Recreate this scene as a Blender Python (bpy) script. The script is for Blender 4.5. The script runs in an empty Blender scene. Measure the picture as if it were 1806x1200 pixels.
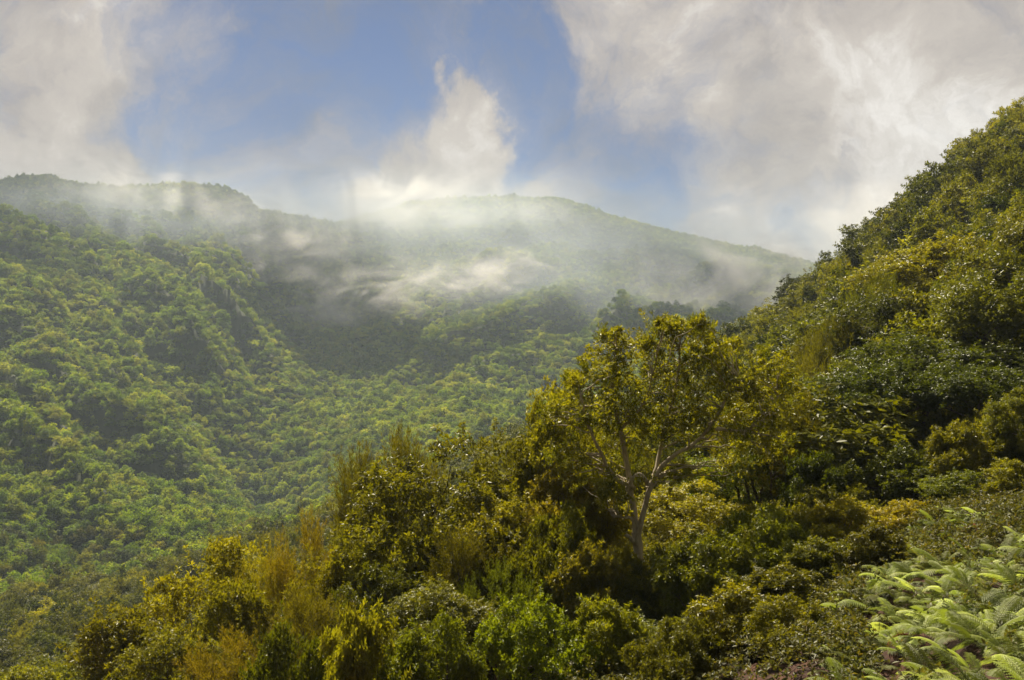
import bpy, math, random
import numpy as np
from mathutils import Vector

R = math.radians
scene = bpy.context.scene
COL = scene.collection
F = 1756.0                      # focal length in photograph pixels (35 mm lens)
PXC, PYC = 903.0, 600.0

# ------------------------------------------------------------------ camera
cam = bpy.data.cameras.new("camera")
cam.lens = 35.0; cam.sensor_width = 36.0; cam.clip_start = 0.2; cam.clip_end = 12000.0
cam_o = bpy.data.objects.new("camera", cam); COL.objects.link(cam_o)
cam_o.location = (0, 0, 0); cam_o.rotation_euler = (R(90), 0, 0)
scene.camera = cam_o

# ------------------------------------------------------------------ sun, sky, exposure
SUN_AZ, SUN_EL = R(-18), R(50)
sdir = Vector((math.sin(SUN_AZ)*math.cos(SUN_EL), math.cos(SUN_AZ)*math.cos(SUN_EL), math.sin(SUN_EL)))
sun = bpy.data.lights.new("sun", 'SUN'); sun.energy = 5.0; sun.angle = R(0.6); sun.color = (1.0, 0.89, 0.70)
sun_o = bpy.data.objects.new("sun", sun); COL.objects.link(sun_o)
sun_o.rotation_euler = sdir.to_track_quat('Z', 'Y').to_euler()

vs = scene.view_settings
vs.view_transform = 'Standard'; vs.look = 'None'; vs.gamma = 1.0; vs.use_curve_mapping = False
vs.exposure = 1.0
cy = scene.cycles
cy.max_bounces = 6; cy.diffuse_bounces = 2; cy.glossy_bounces = 2; cy.transmission_bounces = 4
cy.transparent_max_bounces = 8; cy.volume_bounces = 1
cy.volume_step_rate = 0.6; cy.volume_max_steps = 256
cy.use_denoising = True; cy.sample_clamp_indirect = 4.0; cy.caustics_reflective = False; cy.caustics_refractive = False

class NT:
    """small helper round a node tree"""
    def __init__(s, tree): s.t = tree; s.n = tree.nodes; s.l = tree.links
    def put(s, sock, v):
        if hasattr(v, 'is_output'): s.l.new(v, sock)
        else:
            try: sock.default_value = v
            except Exception: sock.default_value = tuple(v) + (1.0,)
    def node(s, typ, **kw):
        nd = s.n.new(typ)
        for k, v in kw.items(): setattr(nd, k, v)
        return nd
    def math(s, op, a, b=0.0, c=0.0, clamp=False):
        nd = s.node('ShaderNodeMath', operation=op, use_clamp=clamp)
        for i, v in enumerate((a, b, c)): s.put(nd.inputs[i], v)
        return nd.outputs[0]
    def vec(s, op, a, b=(0, 0, 0), scale=None):
        nd = s.node('ShaderNodeVectorMath', operation=op)
        s.put(nd.inputs[0], a); s.put(nd.inputs[1], b)
        if scale is not None: s.put(nd.inputs['Scale'], scale)
        return nd.outputs['Value'] if op in ('LENGTH', 'DISTANCE', 'DOT_PRODUCT') else nd.outputs[0]
    def noise(s, vec, scale, detail=4, rough=0.55, dist=0.0, color=False):
        nd = s.node('ShaderNodeTexNoise')
        s.put(nd.inputs['Vector'], vec)
        for k, v in (('Scale', scale), ('Detail', detail), ('Roughness', rough), ('Distortion', dist)): s.put(nd.inputs[k], v)
        return nd.outputs['Color' if color else 'Fac']
    def range(s, v, a, b, c=0.0, d=1.0, smooth=True):
        nd = s.node('ShaderNodeMapRange', interpolation_type='SMOOTHSTEP' if smooth else 'LINEAR')
        for k, x in zip(('Value', 'From Min', 'From Max', 'To Min', 'To Max'), (v, a, b, c, d)): s.put(nd.inputs[k], x)
        return nd.outputs[0]
    def mix(s, fac, a, b, blend='MIX'):
        nd = s.node('ShaderNodeMix', data_type='RGBA', blend_type=blend)
        s.put(nd.inputs[0], fac); s.put(nd.inputs[6], a); s.put(nd.inputs[7], b)
        return nd.outputs[2]
    def ramp(s, fac, stops, interp='LINEAR'):
        nd = s.node('ShaderNodeValToRGB'); cr = nd.color_ramp; cr.interpolation = interp
        while len(cr.elements) < len(stops): cr.elements.new(0.5)
        for e, (p, c) in zip(cr.elements, stops): e.position = p; e.color = tuple(c) + (1.0,)
        s.put(nd.inputs[0], fac); return nd.outputs[0]

def build_world():
    w = bpy.data.worlds.new("World"); scene.world = w; w.use_nodes = True
    t = NT(w.node_tree); t.n.clear()
    out = t.node('ShaderNodeOutputWorld'); bg = t.node('ShaderNodeBackground')
    t.l.new(bg.outputs[0], out.inputs[0]); bg.inputs['Strength'].default_value = 0.053
    sky = t.node('ShaderNodeTexSky', sky_type='NISHITA', sun_disc=False, sun_elevation=SUN_EL, sun_rotation=SUN_AZ,
                 altitude=900.0, air_density=1.0, dust_density=0.3, ozone_density=3.0)
    d = t.node('ShaderNodeTexCoord').outputs['Generated']
    def warp(v, scale, amp, det):
        return t.vec('ADD', v, t.vec('SCALE', t.vec('SUBTRACT', t.noise(v, scale, det, 0.6, color=True), (0.5, 0.5, 0.5)), scale=amp))
    dw = warp(warp(d, 3.0, 0.16, 2), 13.0, 0.13, 8)
    def blob(px, py, rx, rz, amp):
        v = Vector(((px-PXC)/F, 1.0, (PYC-py)/F)).normalized()
        q = t.vec('MULTIPLY', t.vec('SUBTRACT', dw, v), (F/rx, 2.0, F/rz))
        return t.range(t.vec('LENGTH', q), 0.0, 1.5, amp, 0.0)
    base = t.math('MULTIPLY_ADD', t.noise(dw, 4.2, 9, 0.60, 0.2), 1.5, -0.09)
    cover = t.math('ADD', base, t.math('MULTIPLY_ADD', t.noise(dw, 15.0, 8, 0.62, 0.4), 0.8, -0.40))
    for b in BLOBS:
        cover = t.math('ADD', cover, blob(*b))
    mask = t.range(cover, 0.26, 1.0)
    veil = t.range(t.noise(dw, 6.5, 8, 0.65, 0.5), 0.35, 0.70, 0.0, 0.78)
    mask = t.math('MAXIMUM', mask, veil)
    lum = t.noise(dw, 7.0, 9, 0.60, 0.3)
    lum2 = t.noise(d, 3.3, 3, 0.5)
    l = t.math('ADD', t.math('MULTIPLY', lum, 0.8), t.math('MULTIPLY', lum2, 0.7))
    l = t.math('ADD', l, t.math('MULTIPLY', t.math('SUBTRACT', cover, 0.8), 0.14))
    for b in ((795, 170, 130, 130, 0.14), (1000, 60, 90, 50, 0.12), (1570, 210, 160, 90, 0.02), (1330, 20, 120, 60, 0.12), (230, 20, 120, 60, 0.12)):
        l = t.math('ADD', l, blob(*b))
    cc = t.ramp(t.range(l, 0.56, 0.99, 0, 1, False),
                [(0.0, (1.7, 1.65, 1.8)), (0.4, (3.7, 3.2, 2.95)), (0.72, (5.3, 4.65, 4.15)), (1.0, (8.2, 7.7, 7.2))])
    skyc = t.mix(1.0, sky.outputs[0], SKYTINT, 'MULTIPLY')
    t.l.new(t.mix(mask, skyc, cc), bg.inputs['Color'])
SKYTINT = (0.22, 0.31, 0.47)
# (picture x, y, half width, half height, amount): openings of blue, then heaps of cloud
BLOBS = ((500, 200, 150, 200, -0.42), (620, 60, 280, 130, -0.46), (590, 260, 130, 100, -0.30), (930, 150, 90, 120, -0.30),
         (960, 250, 180, 80, -0.30), (1110, 345, 110, 90, -0.40), (320, 215, 80, 60, -0.28), (760, 30, 170, 70, -0.50), (890, 70, 90, 110, -0.30),
         (805, 170, 66, 95, 0.78), (725, 300, 120, 95, 0.62), (785, 110, 40, 45, 0.30),
         (450, 45, 90, 45, 0.42), (360, 120, 70, 90, 0.12), (110, 140, 240, 260, 0.30), (1550, 230, 420, 300, 0.26), (1180, 90, 300, 160, 0.10),
         (950, 250, 80, 40, 0.26), (430, 335, 260, 60, 0.40), (950, 330, 170, 45, 0.36))
build_world()

# ------------------------------------------------------------------ numeric helpers
_rs = np.random.RandomState(7)
_perm = _rs.permutation(512); _perm = np.concatenate([_perm, _perm, _perm])
_gr = _rs.uniform(0, 2*np.pi, 512)
def perlin(x, y):
    xi = np.floor(x).astype(int); yi = np.floor(y).astype(int); xf = x-xi; yf = y-yi
    xi &= 511; yi &= 511
    def g(i, j, dx, dy):
        a = _gr[_perm[(_perm[i & 511] + j) & 511]]
        return np.cos(a)*dx + np.sin(a)*dy
    u = xf*xf*xf*(xf*(xf*6-15)+10); v = yf*yf*yf*(yf*(yf*6-15)+10)
    a = g(xi, yi, xf, yf)*(1-u) + g(xi+1, yi, xf-1, yf)*u
    b = g(xi, yi+1, xf, yf-1)*(1-u) + g(xi+1, yi+1, xf-1, yf-1)*u
    return (a*(1-v) + b*v)*1.5
def fbm(x, y, o=4):
    s = 0; a = 1.0
    for i in range(o): s = s + a*perlin(x*2**i+17*i, y*2**i-9*i); a *= 0.5
    return s
def sm(x, a, b):
    t = np.clip((x-a)/(b-a), 0, 1); return t*t*(3-2*t)

# ------------------------------------------------------------------ the lie of the land
# columns: picture x -> [(distance, ground height)] of the near hillside, its spur crest last but one
NEAR = {
 -500: [(0,-1.7),(6,-3.6),(12,-7),(30,-16),(60,-32),(100,-47),(150,-58),(220,-72)],
    0: [(0,-1.7),(6,-3.4),(12,-6.5),(30,-15),(60,-29),(100,-41),(145,-48),(200,-60),(260,-67)],
  300: [(0,-1.7),(6,-3.3),(12,-6.2),(30,-14.2),(60,-27),(100,-38),(150,-45.5),(190,-50),(230,-58),(290,-70)],
  560: [(0,-1.7),(6,-3.2),(12,-6.0),(30,-13),(60,-24),(100,-31),(150,-36),(200,-40),(250,-49),(330,-61)],
  760: [(0,-1.7),(6,-3.2),(12,-5.9),(30,-11.6),(60,-20),(100,-25),(150,-28),(195,-29.5),(250,-39),(380,-54)],
  950: [(0,-1.7),(6,-3.1),(12,-5.8),(30,-10),(60,-16.5),(100,-20),(150,-21.5),(190,-22),(250,-32),(430,-48)],
 1150: [(0,-1.7),(6,-3.1),(12,-5.7),(22,-7.6),(30,-8.2),(60,-13.5),(100,-14.5),(150,-13),(175,-12),(250,-24),(470,-40)],
 1300: [(0,-1.7),(6,-3.0),(12,-5.4),(22,-7.0),(32,-7.8),(60,-11),(100,-9.5),(140,-6),(165,-4.5),(250,-17),(490,-36)],
 1430: [(0,-1.7),(6,-2.9),(12,-5.0),(20,-5.9),(32,-6.8),(60,-8.0),(100,-3.5),(130,2.0),(155,5.5),(250,-8),(520,-30)],
 1600: [(0,-1.7),(6,-2.8),(12,-4.6),(18,-4.8),(26,-5.2),(34,-5.4),(60,-4.6),(100,3.5),(130,11),(150,15.5),(250,0),(560,-25)],
 1806: [(0,-1.7),(6,-2.7),(12,-4.4),(18,-4.4),(26,-4.5),(34,-4.2),(60,0.0),(100,14),(130,25),(150,32.5),(250,24),(600,-20)],
 2300: [(0,-1.7),(6,-2.4),(12,-3.6),(18,-3.2),(26,-2.5),(34,-1),(60,6),(100,25),(130,38),(150,48),(250,40),(600,0)],
}
# far mountain: picture x -> canopy line of the ridge and its distance
RIDGE = [(-500,380,950),(-200,350,960),(-60,335,980),(0,318,1000),(40,305,1000),(90,306,1005),(125,319,1010),(200,327,1030),(260,326,1045),
         (330,319,1060),(400,326,1075),(435,344,1085),(456,366,1095),(520,376,1120),(590,393,1160),(650,376,1220),(720,357,1280),
         (800,347,1320),(900,343,1350),(1000,350,1360),(1080,378,1370),(1200,410,1385),(1290,430,1395),(1340,437,1400),(1430,462,1410),
         (1600,505,1430),(1806,520,1450),(2300,520,1450)]
BOTTOM = {-500:(240,-74), 0:(260,-67), 300:(290,-70), 560:(330,-61), 760:(380,-54), 950:(430,-48), 1150:(470,-40),
          1300:(490,-36), 1430:(520,-30), 1600:(560,-25), 1806:(600,-20), 2300:(600,0)}
LY = lambda y: np.log(np.maximum(y, 0) + 12.0)
S_TAB = np.linspace((-500-PXC)/F, (2300-PXC)/F, 281)
L_TAB = np.linspace(LY(0.0), LY(700.0), 260)
def _near_table():
    y = np.exp(L_TAB) - 12.0
    keys = sorted(NEAR); ss = np.array([(k-PXC)/F for k in keys])
    cols = np.array([np.interp(y, [p[0] for p in NEAR[k]], [p[1] for p in NEAR[k]]) for k in keys])
    tab = np.array([np.interp(S_TAB, ss, cols[:, j]) for j in range(len(y))]).T       # (s, l)
    for ax, w in ((0, 9), (1, 4)):
        k = np.exp(-0.5*(np.arange(-3*w, 3*w+1)/w)**2); k /= k.sum()
        pad = [(0, 0), (0, 0)]; pad[ax] = (3*w, 3*w)
        p = np.pad(tab, pad, mode='edge')
        tab = np.apply_along_axis(lambda v: np.convolve(v, k, mode='valid'), ax, p)
    return tab
NTAB = _near_table()
_rx = np.array([(r[0]-PXC)/F for r in RIDGE]); _ry = np.array([r[2] for r in RIDGE], float)
_rz = np.array([(PYC-r[1])/F*r[2] for r in RIDGE])
_bk = sorted(BOTTOM); _bx = np.array([(k-PXC)/F for k in _bk])
_by = np.array([BOTTOM[k][0] for k in _bk], float); _bz = np.array([BOTTOM[k][1] for k in _bk], float)
def bell(X, Y, px, y, rx, ry, rot=0.0):
    x0 = (px-PXC)/F*y; c, s = math.cos(rot), math.sin(rot)
    dx, dy = X-x0, Y-y
    u = (dx*c+dy*s)/rx; v = (-dx*s+dy*c)/ry
    return np.exp(-(u*u+v*v))
CANOPY = 5.0
def height(X, Y):
    X = np.asarray(X, float); Y = np.asarray(Y, float)
    s = np.clip(X/np.maximum(Y, 14.0), S_TAB[0]+1e-6, S_TAB[-1]-1e-6)
    l = np.clip(LY(Y), L_TAB[0], L_TAB[-1]-1e-6)
    fs = (s-S_TAB[0])/(S_TAB[1]-S_TAB[0]); fl = (l-L_TAB[0])/(L_TAB[1]-L_TAB[0])
    i = np.minimum(fs.astype(int), len(S_TAB)-2); j = np.minimum(fl.astype(int), len(L_TAB)-2); fs = fs-i; fl = fl-j
    zn = (NTAB[i, j]*(1-fs)*(1-fl)+NTAB[i+1, j]*fs*(1-fl)+NTAB[i, j+1]*(1-fs)*fl+NTAB[i+1, j+1]*fs*fl)
    zn = zn + 0.42*fbm(X/2.6, Y/2.6, 3)*sm(Y, 5, 14) + 1.3*fbm(X/24., Y/24., 2)*sm(Y, 45, 90)
    yb = np.interp(s, _bx, _by); zb = np.interp(s, _bx, _bz)
    yr = np.interp(s, _rx, _ry); zr = np.interp(s, _rx, _rz) - CANOPY
    t = np.clip((Y-yb)/(yr-yb), 0, 1.6)
    tc = np.minimum(t, 1)
    zf = zb + (zr-zb)*tc**1.32 - np.maximum(Y-yr, 0)*0.30
    bulge = np.maximum(tc*(1-tc)*4, 0)
    # the V of the side valley that comes down from the saddle
    xa = (np.interp(Y, [330, 600, 1150], [565, 600, 640])-PXC)/F*np.maximum(Y, 1)
    dx = X-xa
    zf = zf - 30*np.exp(-(dx/105.)**2)*sm(Y, 320, 470)*(1-sm(Y, 850, 1150)) + np.where(dx > 0, 4, 8)*sm(np.abs(dx), 60, 260)*bulge
    # ravines and spurs that run obliquely down both its flanks
    wx = 48*fbm(X/150., Y/150., 4)
    c = Y-1.35*np.sqrt(dx*dx+400.)+wx; sd = np.where(dx > 0, 31.7, 0.0)
    rid = 1-np.abs(perlin(c/125.+3.3+sd, np.abs(dx)/520.+1.7))*2
    rid2 = 1-np.abs(perlin(c/54.+8.1+sd, np.abs(dx)/240.+5.2))*2
    fl = bulge*sm(np.abs(dx), 15, 90)*np.where(dx > 0, 0.55, 1.0)
    zf = zf + fl*(0.55+0.9*sm(fbm(X/190.+4, Y/190., 2), -.5, .6))*((rid-0.5)*48 + (rid2-0.5)*18)*(1-0.7*sm(tc, .55, .9)) + 3.0*fbm(X/45., Y/45., 3)*sm(t, 0.02, 0.2)*(1-0.6*sm(t, .9, 1))
    for (px, y, rx, ry, rot, h) in ((800, 520, 55, 130, -0.35, 24), (110, 300, 22, 70, 0.1, -7), (990, 680, 45, 150, -0.2, -26), (470, 470, 30, 120, .35, -26)):
        zf = zf + h*bell(X, Y, px, y, rx, ry, rot)
    k = sm(Y, yb-25, yb+25)
    z = zn*(1-k) + zf*k
    z = z + 330*bell(X, Y, 1592, 2050, 170, 260)
    return np.where(Y < 0, np.where(Y < -5, -1.7 + np.clip(-Y-5, 0, 90)*0.95, -1.7), z)

# ------------------------------------------------------------------ mesh helpers
def mesh_np(name, V, Fc, tint=None, mats=(), smooth=False):
    V = np.asarray(V, np.float32); Fc = np.asarray(Fc, np.int32); n = Fc.shape[1]
    me = bpy.data.meshes.new(name)
    me.vertices.add(len(V)); me.vertices.foreach_set("co", V.ravel())
    me.loops.add(Fc.size); me.loops.foreach_set("vertex_index", Fc.ravel())
    me.polygons.add(len(Fc)); me.polygons.foreach_set("loop_start", np.arange(0, Fc.size, n, dtype=np.int32))
    if smooth: me.polygons.foreach_set("use_smooth", np.ones(len(Fc), bool))
    if tint is not None:
        at = me.attributes.new("tint", 'FLOAT', 'POINT'); at.data.foreach_set("value", np.asarray(tint, np.float32))
    for m in mats: me.materials.append(m)
    me.update(calc_edges=True); me.validate()
    return me
def link(name, data, parent=None, **props):
    o = bpy.data.objects.new(name, data); COL.objects.link(o); o.parent = parent
    for k, v in props.items(): o[k] = v
    return o
def unit(v): return v/np.maximum(np.linalg.norm(v, axis=-1, keepdims=True), 1e-9)
def rdirs(rng, n): return unit(rng.normal(size=(n, 3)))
class Leaves:
    def __init__(s): s.V = []; s.F = []; s.T = []; s.n = 0
    def add(s, P, A, N, L, W, tint, fold=0.18, curl=0.12):
        A = unit(A); S = unit(np.cross(A, N)); N = np.cross(S, A); L = L[:, None]; W = W[:, None]
        b = P; l = P+A*.5*L+S*W*.5+N*fold*W; r = P+A*.5*L-S*W*.5+N*fold*W; t = P+A*L-N*curl*L
        m = len(P); V = np.stack([b, r, t, l], 1).reshape(-1, 3)
        i = (np.arange(m)*4+s.n)[:, None]
        s.V.append(V); s.F.append(np.concatenate([i+[0, 1, 2], i+[0, 2, 3]])); s.T.append(np.repeat(tint, 4)); s.n += 4*m
    def mesh(s, name, mats): return mesh_np(name, np.concatenate(s.V), np.concatenate(s.F), np.concatenate(s.T), mats)
def rosettes(rng, lv, C, Rr, ros, k, L, W, upb=0.6, squash=0.8, shoots=0):
    """leaf rosettes spread over the shells of the puffs C,Rr"""
    n = len(C)*ros
    d = rdirs(rng, n); flip = (d[:, 2] < -0.25) & (rng.rand(n) < 0.75); d[flip, 2] *= -1
    c = np.repeat(C, ros, 0); r = np.repeat(Rr, ros)
    lump = 1+0.22*np.sin(d[:, 0]*5+c[:, 0]*9)*np.cos(d[:, 1]*6+c[:, 1]*7)
    p = c + d*(r*lump*(0.45+0.55*rng.rand(n)**0.5))[:, None]*np.array([1, 1, squash])
    ax = unit(d + np.array([0, 0, upb]) + 0.5*rng.normal(size=(n, 3)))
    if shoots:
        ns = len(C)*shoots; per = 5; d2 = unit(rdirs(rng, ns)+np.array([0, 0, .55])); c2 = np.repeat(C, shoots, 0); r2 = np.repeat(Rr, shoots)
        ln = r2*(1.0+0.75*rng.rand(ns)); u = np.tile(np.linspace(.62, 1, per), ns)
        p2 = np.repeat(c2, per, 0)+np.repeat(d2, per, 0)*(np.repeat(ln, per)*u)[:, None]
        p = np.concatenate([p, p2]); ax = np.concatenate([ax, unit(np.repeat(d2, per, 0)+.3*rng.normal(size=(ns*per, 3)))]); n = len(p)
    ht = rng.rand(n)
    axk = np.repeat(ax, k, 0); pk = np.repeat(p, k, 0); m = n*k
    q = unit(np.cross(axk, rdirs(rng, m))); th = R(30)+R(58)*rng.rand(m)
    A = axk*np.cos(th)[:, None]+q*np.sin(th)[:, None]; N = axk*np.sin(th)[:, None]-q*np.cos(th)[:, None]
    N = N+0.35*rng.normal(size=(m, 3))
    tint = np.clip(0.55*np.repeat(ht, k)+0.45*rng.rand(m), 0, 1)
    lv.add(pk + A*(L*.15), A, N, L*(0.65+0.7*rng.rand(m)), W*(0.7+0.6*rng.rand(m)), tint)
def plumes(rng, lv, C, Rr, per, tuft, L, W, length=0.9):
    """upright feathery heath sprays"""
    n = len(C)*per
    c = np.repeat(C, per, 0); r = np.repeat(Rr, per)
    d = rdirs(rng, n); p0 = c + d*(r*(0.3+0.7*rng.rand(n)))[:, None]
    ax = unit(d*0.55+np.array([0, 0, 1.0])+0.22*rng.normal(size=(n, 3))); ln = length*(0.55+0.6*rng.rand(n))
    ht = rng.rand(n); m = n*tuft
    axk = np.repeat(ax, tuft, 0); u = rng.rand(m)
    q = unit(np.cross(axk, rdirs(rng, m)))
    rad = 0.10*length*(1-u*0.8)
    P = np.repeat(p0, tuft, 0)+axk*(np.repeat(ln, tuft)*u)[:, None]+q*(rad*rng.rand(m))[:, None]
    A = unit(axk*1.0+q*0.75); N = rdirs(rng, m)
    lv.add(P, A, N, L*(0.6+0.8*rng.rand(m)), W*(0.7+0.6*rng.rand(m)), np.clip(0.6*np.repeat(ht, tuft)+0.4*rng.rand(m), 0, 1), fold=0.05)
def tube(path, radii, n=7, close=True):
    path = np.asarray(path, float); radii = np.asarray(radii, float); m = len(path)
    tang = unit(np.gradient(path, axis=0)); ref = np.array([0.31, 0.95, 0.05])
    a = unit(np.cross(tang, ref)); b = np.cross(tang, a)
    an = np.linspace(0, 2*np.pi, n, endpoint=False)
    V = (path[:, None]+(a[:, None]*np.cos(an)[None, :, None]+b[:, None]*np.sin(an)[None, :, None])*radii[:, None, None]).reshape(-1, 3)
    i, j = np.meshgrid(np.arange(m-1), np.arange(n), indexing='ij'); j2 = (j+1) % n
    Fc = np.stack([i*n+j, i*n+j2, (i+1)*n+j2, (i+1)*n+j], -1).reshape(-1, 4)
    return V, Fc
class Wood:
    def __init__(s): s.V = []; s.F = []; s.n = 0
    def add(s, path, radii, n=6):
        V, Fc = tube(path, radii, n); s.V.append(V); s.F.append(Fc+s.n); s.n += len(V)
    def mesh(s, name, mats): return mesh_np(name, np.concatenate(s.V), np.concatenate(s.F), None, mats, True)
def curve_path(rng, a, b, n=6, wob=0.12, sag=0.0):
    a = np.asarray(a, float); b = np.asarray(b, float); t = np.linspace(0, 1, n)[:, None]
    ln = np.linalg.norm(b-a); w = np.cumsum(rng.normal(size=(n, 3)), 0)*wob*ln/n
    w = w-w[:1]-(w[-1:]-w[:1])*t
    p = a+(b-a)*t+w; p[:, 2] += sag*ln*(4*t*(1-t))[:, 0]
    return p

# ------------------------------------------------------------------ materials
def leaf_mat(name, stops, trans, rough=0.34, spec=0.5, tfac=0.33, hue=0.5, patch=0.0):
    m = bpy.data.materials.new(name); m.use_nodes = True; t = NT(m.node_tree); t.n.clear()
    out = t.node('ShaderNodeOutputMaterial'); oi = t.node('ShaderNodeObjectInfo')
    at = t.node('ShaderNodeAttribute', attribute_name='tint').outputs['Fac']
    f = t.math('ADD', t.math('MULTIPLY', at, 1-hue), t.math('MULTIPLY', oi.outputs['Random'], hue))
    if patch:
        f = t.math('ADD', f, t.math('MULTIPLY_ADD', t.noise(oi.outputs['Location'], 0.022, 4, 0.6), patch, -0.5*patch), clamp=True)
    col = t.mix(1.0, t.ramp(f, stops), oi.outputs['Color'], 'MULTIPLY')
    hs = t.node('ShaderNodeHueSaturation'); t.put(hs.inputs['Color'], col)
    t.put(hs.inputs['Value'], t.range(t.math('FRACT', t.math('MULTIPLY', oi.outputs['Random'], 17.3)), 0, 1, 0.62, 1.38, False))
    col = hs.outputs[0]
    p = t.node('ShaderNodeBsdfPrincipled'); t.put(p.inputs['Base Color'], col)
    p.inputs['Roughness'].default_value = rough; p.inputs['Specular IOR Level'].default_value = spec
    tr = t.node('ShaderNodeBsdfTranslucent'); t.put(tr.inputs[0], t.mix(1.0, col, trans, 'MULTIPLY'))
    mx = t.node('ShaderNodeMixShader'); mx.inputs[0].default_value = tfac
    t.l.new(p.outputs[0], mx.inputs[1]); t.l.new(tr.outputs[0], mx.inputs[2]); t.l.new(mx.outputs[0], out.inputs[0])
    return m
LAUREL = leaf_mat("laurel_leaf", [(0, (.052, .068, .006)), (.5, (.130, .142, .010)), (1, (.235, .228, .026))], (2.4, 2.1, .35), 0.38, 0.30, 0.42)
HEATH = leaf_mat("heath_needles", [(0, (.066, .070, .008)), (.5, (.140, .138, .011)), (1, (.225, .205, .020))], (1.9, 1.8, .45), 0.6, 0.2, 0.45)
FAR = leaf_mat("canopy_leaf", [(0, (.040, .070, .006)), (.3, (.085, .135, .008)), (.55, (.150, .205, .011)), (.8, (.225, .245, .018)), (1, (.280, .285, .055))],
               (2.2, 2.1, .35), 0.55, 0.15, 0.42, 0.6, 0.9)
MID = leaf_mat("hillside_leaf", [(0, (.028, .038, .004)), (.35, (.070, .084, .006)), (.7, (.132, .140, .009)), (1, (.215, .205, .028))], (2.4, 2.2, .35), 0.42, 0.14, 0.36, 0.6, 0.4)
FERN = leaf_mat("fern_leaf", [(0, (.085, .110, .022)), (.6, (.200, .230, .065)), (1, (.370, .390, .190))], (1.5, 1.55, .6), 0.5, 0.35, 0.35)
WITHERED = leaf_mat("dead_fern_leaf", [(0, (.10, .035, .010)), (1, (.24, .085, .022))], (1.5, 1.2, .8), 0.7, 0.2, 0.2)
BRAMBLE = leaf_mat("bramble_leaf", [(0, (.060, .075, .012)), (.6, (.130, .130, .020)), (.85, (.20, .15, .025)), (1, (.30, .10, .02))], (1.9, 1.7, .7), 0.5, 0.3, 0.35, 0.25)

def bark_mat(name, c1, c2, scale=9.0):
    m = bpy.data.materials.new(name); m.use_nodes = True; t = NT(m.node_tree); p = t.n['Principled BSDF']
    co = t.node('ShaderNodeTexCoord').outputs['Object']
    st = t.vec('MULTIPLY', co, (1, 1, 0.35))
    n = t.noise(st, scale, 6, 0.65, 0.4)
    t.put(p.inputs['Base Color'], t.ramp(n, [(0.3, c1), (0.62, c2)]))
    p.inputs['Roughness'].default_value = 0.85
    b = t.node('ShaderNodeBump'); b.inputs['Strength'].default_value = 0.6; b.inputs['Distance'].default_value = 0.03
    t.put(b.inputs['Height'], n); t.l.new(b.outputs[0], p.inputs['Normal'])
    return m
BARK_PALE = bark_mat("pale_bark", (.24, .19, .12), (.50, .43, .30))
BARK_DARK = bark_mat("dark_bark", (.035, .024, .014), (.115, .082, .05))

def soil_mat():
    m = bpy.data.materials.new("forest_soil"); m.use_nodes = True; t = NT(m.node_tree); p = t.n['Principled BSDF']
    pos = t.node('ShaderNodeNewGeometry').outputs['Position']
    n = t.noise(pos, 2.2, 10, 0.75); n2 = t.noise(pos, 0.11, 4, 0.5)
    red = t.ramp(n, [(0.32, (.016, .007, .004)), (0.5, (.052, .018, .007)), (0.62, (.095, .038, .014)), (0.75, (.14, .075, .030))])
    grn = t.ramp(n, [(0.3, (.018, .026, .008)), (0.7, (.055, .065, .018))])
    sx = t.node('ShaderNodeSeparateXYZ'); t.l.new(pos, sx.inputs[0])
    t.put(p.inputs['Base Color'], t.mix(t.math('MAXIMUM', t.range(sx.outputs[1], 34, 60), t.range(sx.outputs[1], -5, -12)), red, grn))
    p.inputs['Roughness'].default_value = 0.95
    b = t.node('ShaderNodeBump'); b.inputs['Strength'].default_value = 0.8; b.inputs['Distance'].default_value = 0.12
    t.put(b.inputs['Height'], t.noise(pos, 4.0, 8, 0.7)); t.l.new(b.outputs[0], p.inputs['Normal'])
    return m
SOIL = soil_mat()

# ------------------------------------------------------------------ terrain sheet
def build_terrain():
    ys = np.concatenate([np.linspace(-200, 0, 60)[:-1], np.linspace(0, 60, 90)[:-1], np.geomspace(60, 2600, 300)])
    nx = 340; u = np.linspace(-1, 1, nx); u = np.sign(u)*np.abs(u)**1.15
    half = 45+0.92*np.abs(ys)
    X = u[None]*half[:, None]; Y = np.repeat(ys[:, None], nx, 1); Z = height(X, Y)
    V = np.stack([X, Y, Z], -1).reshape(-1, 3)
    i, j = np.meshgrid(np.arange(len(ys)-1), np.arange(nx-1), indexing='ij')
    q = i*nx+j
    Fc = np.stack([q, q+1, q+nx+1, q+nx], -1).reshape(-1, 4)
    me = mesh_np("terrain", V, Fc, None, (SOIL,), True)
    return link("terrain", me, kind="structure", label="steep valley ground of dark red forest soil under the trees", category="terrain")
build_terrain()

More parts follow.
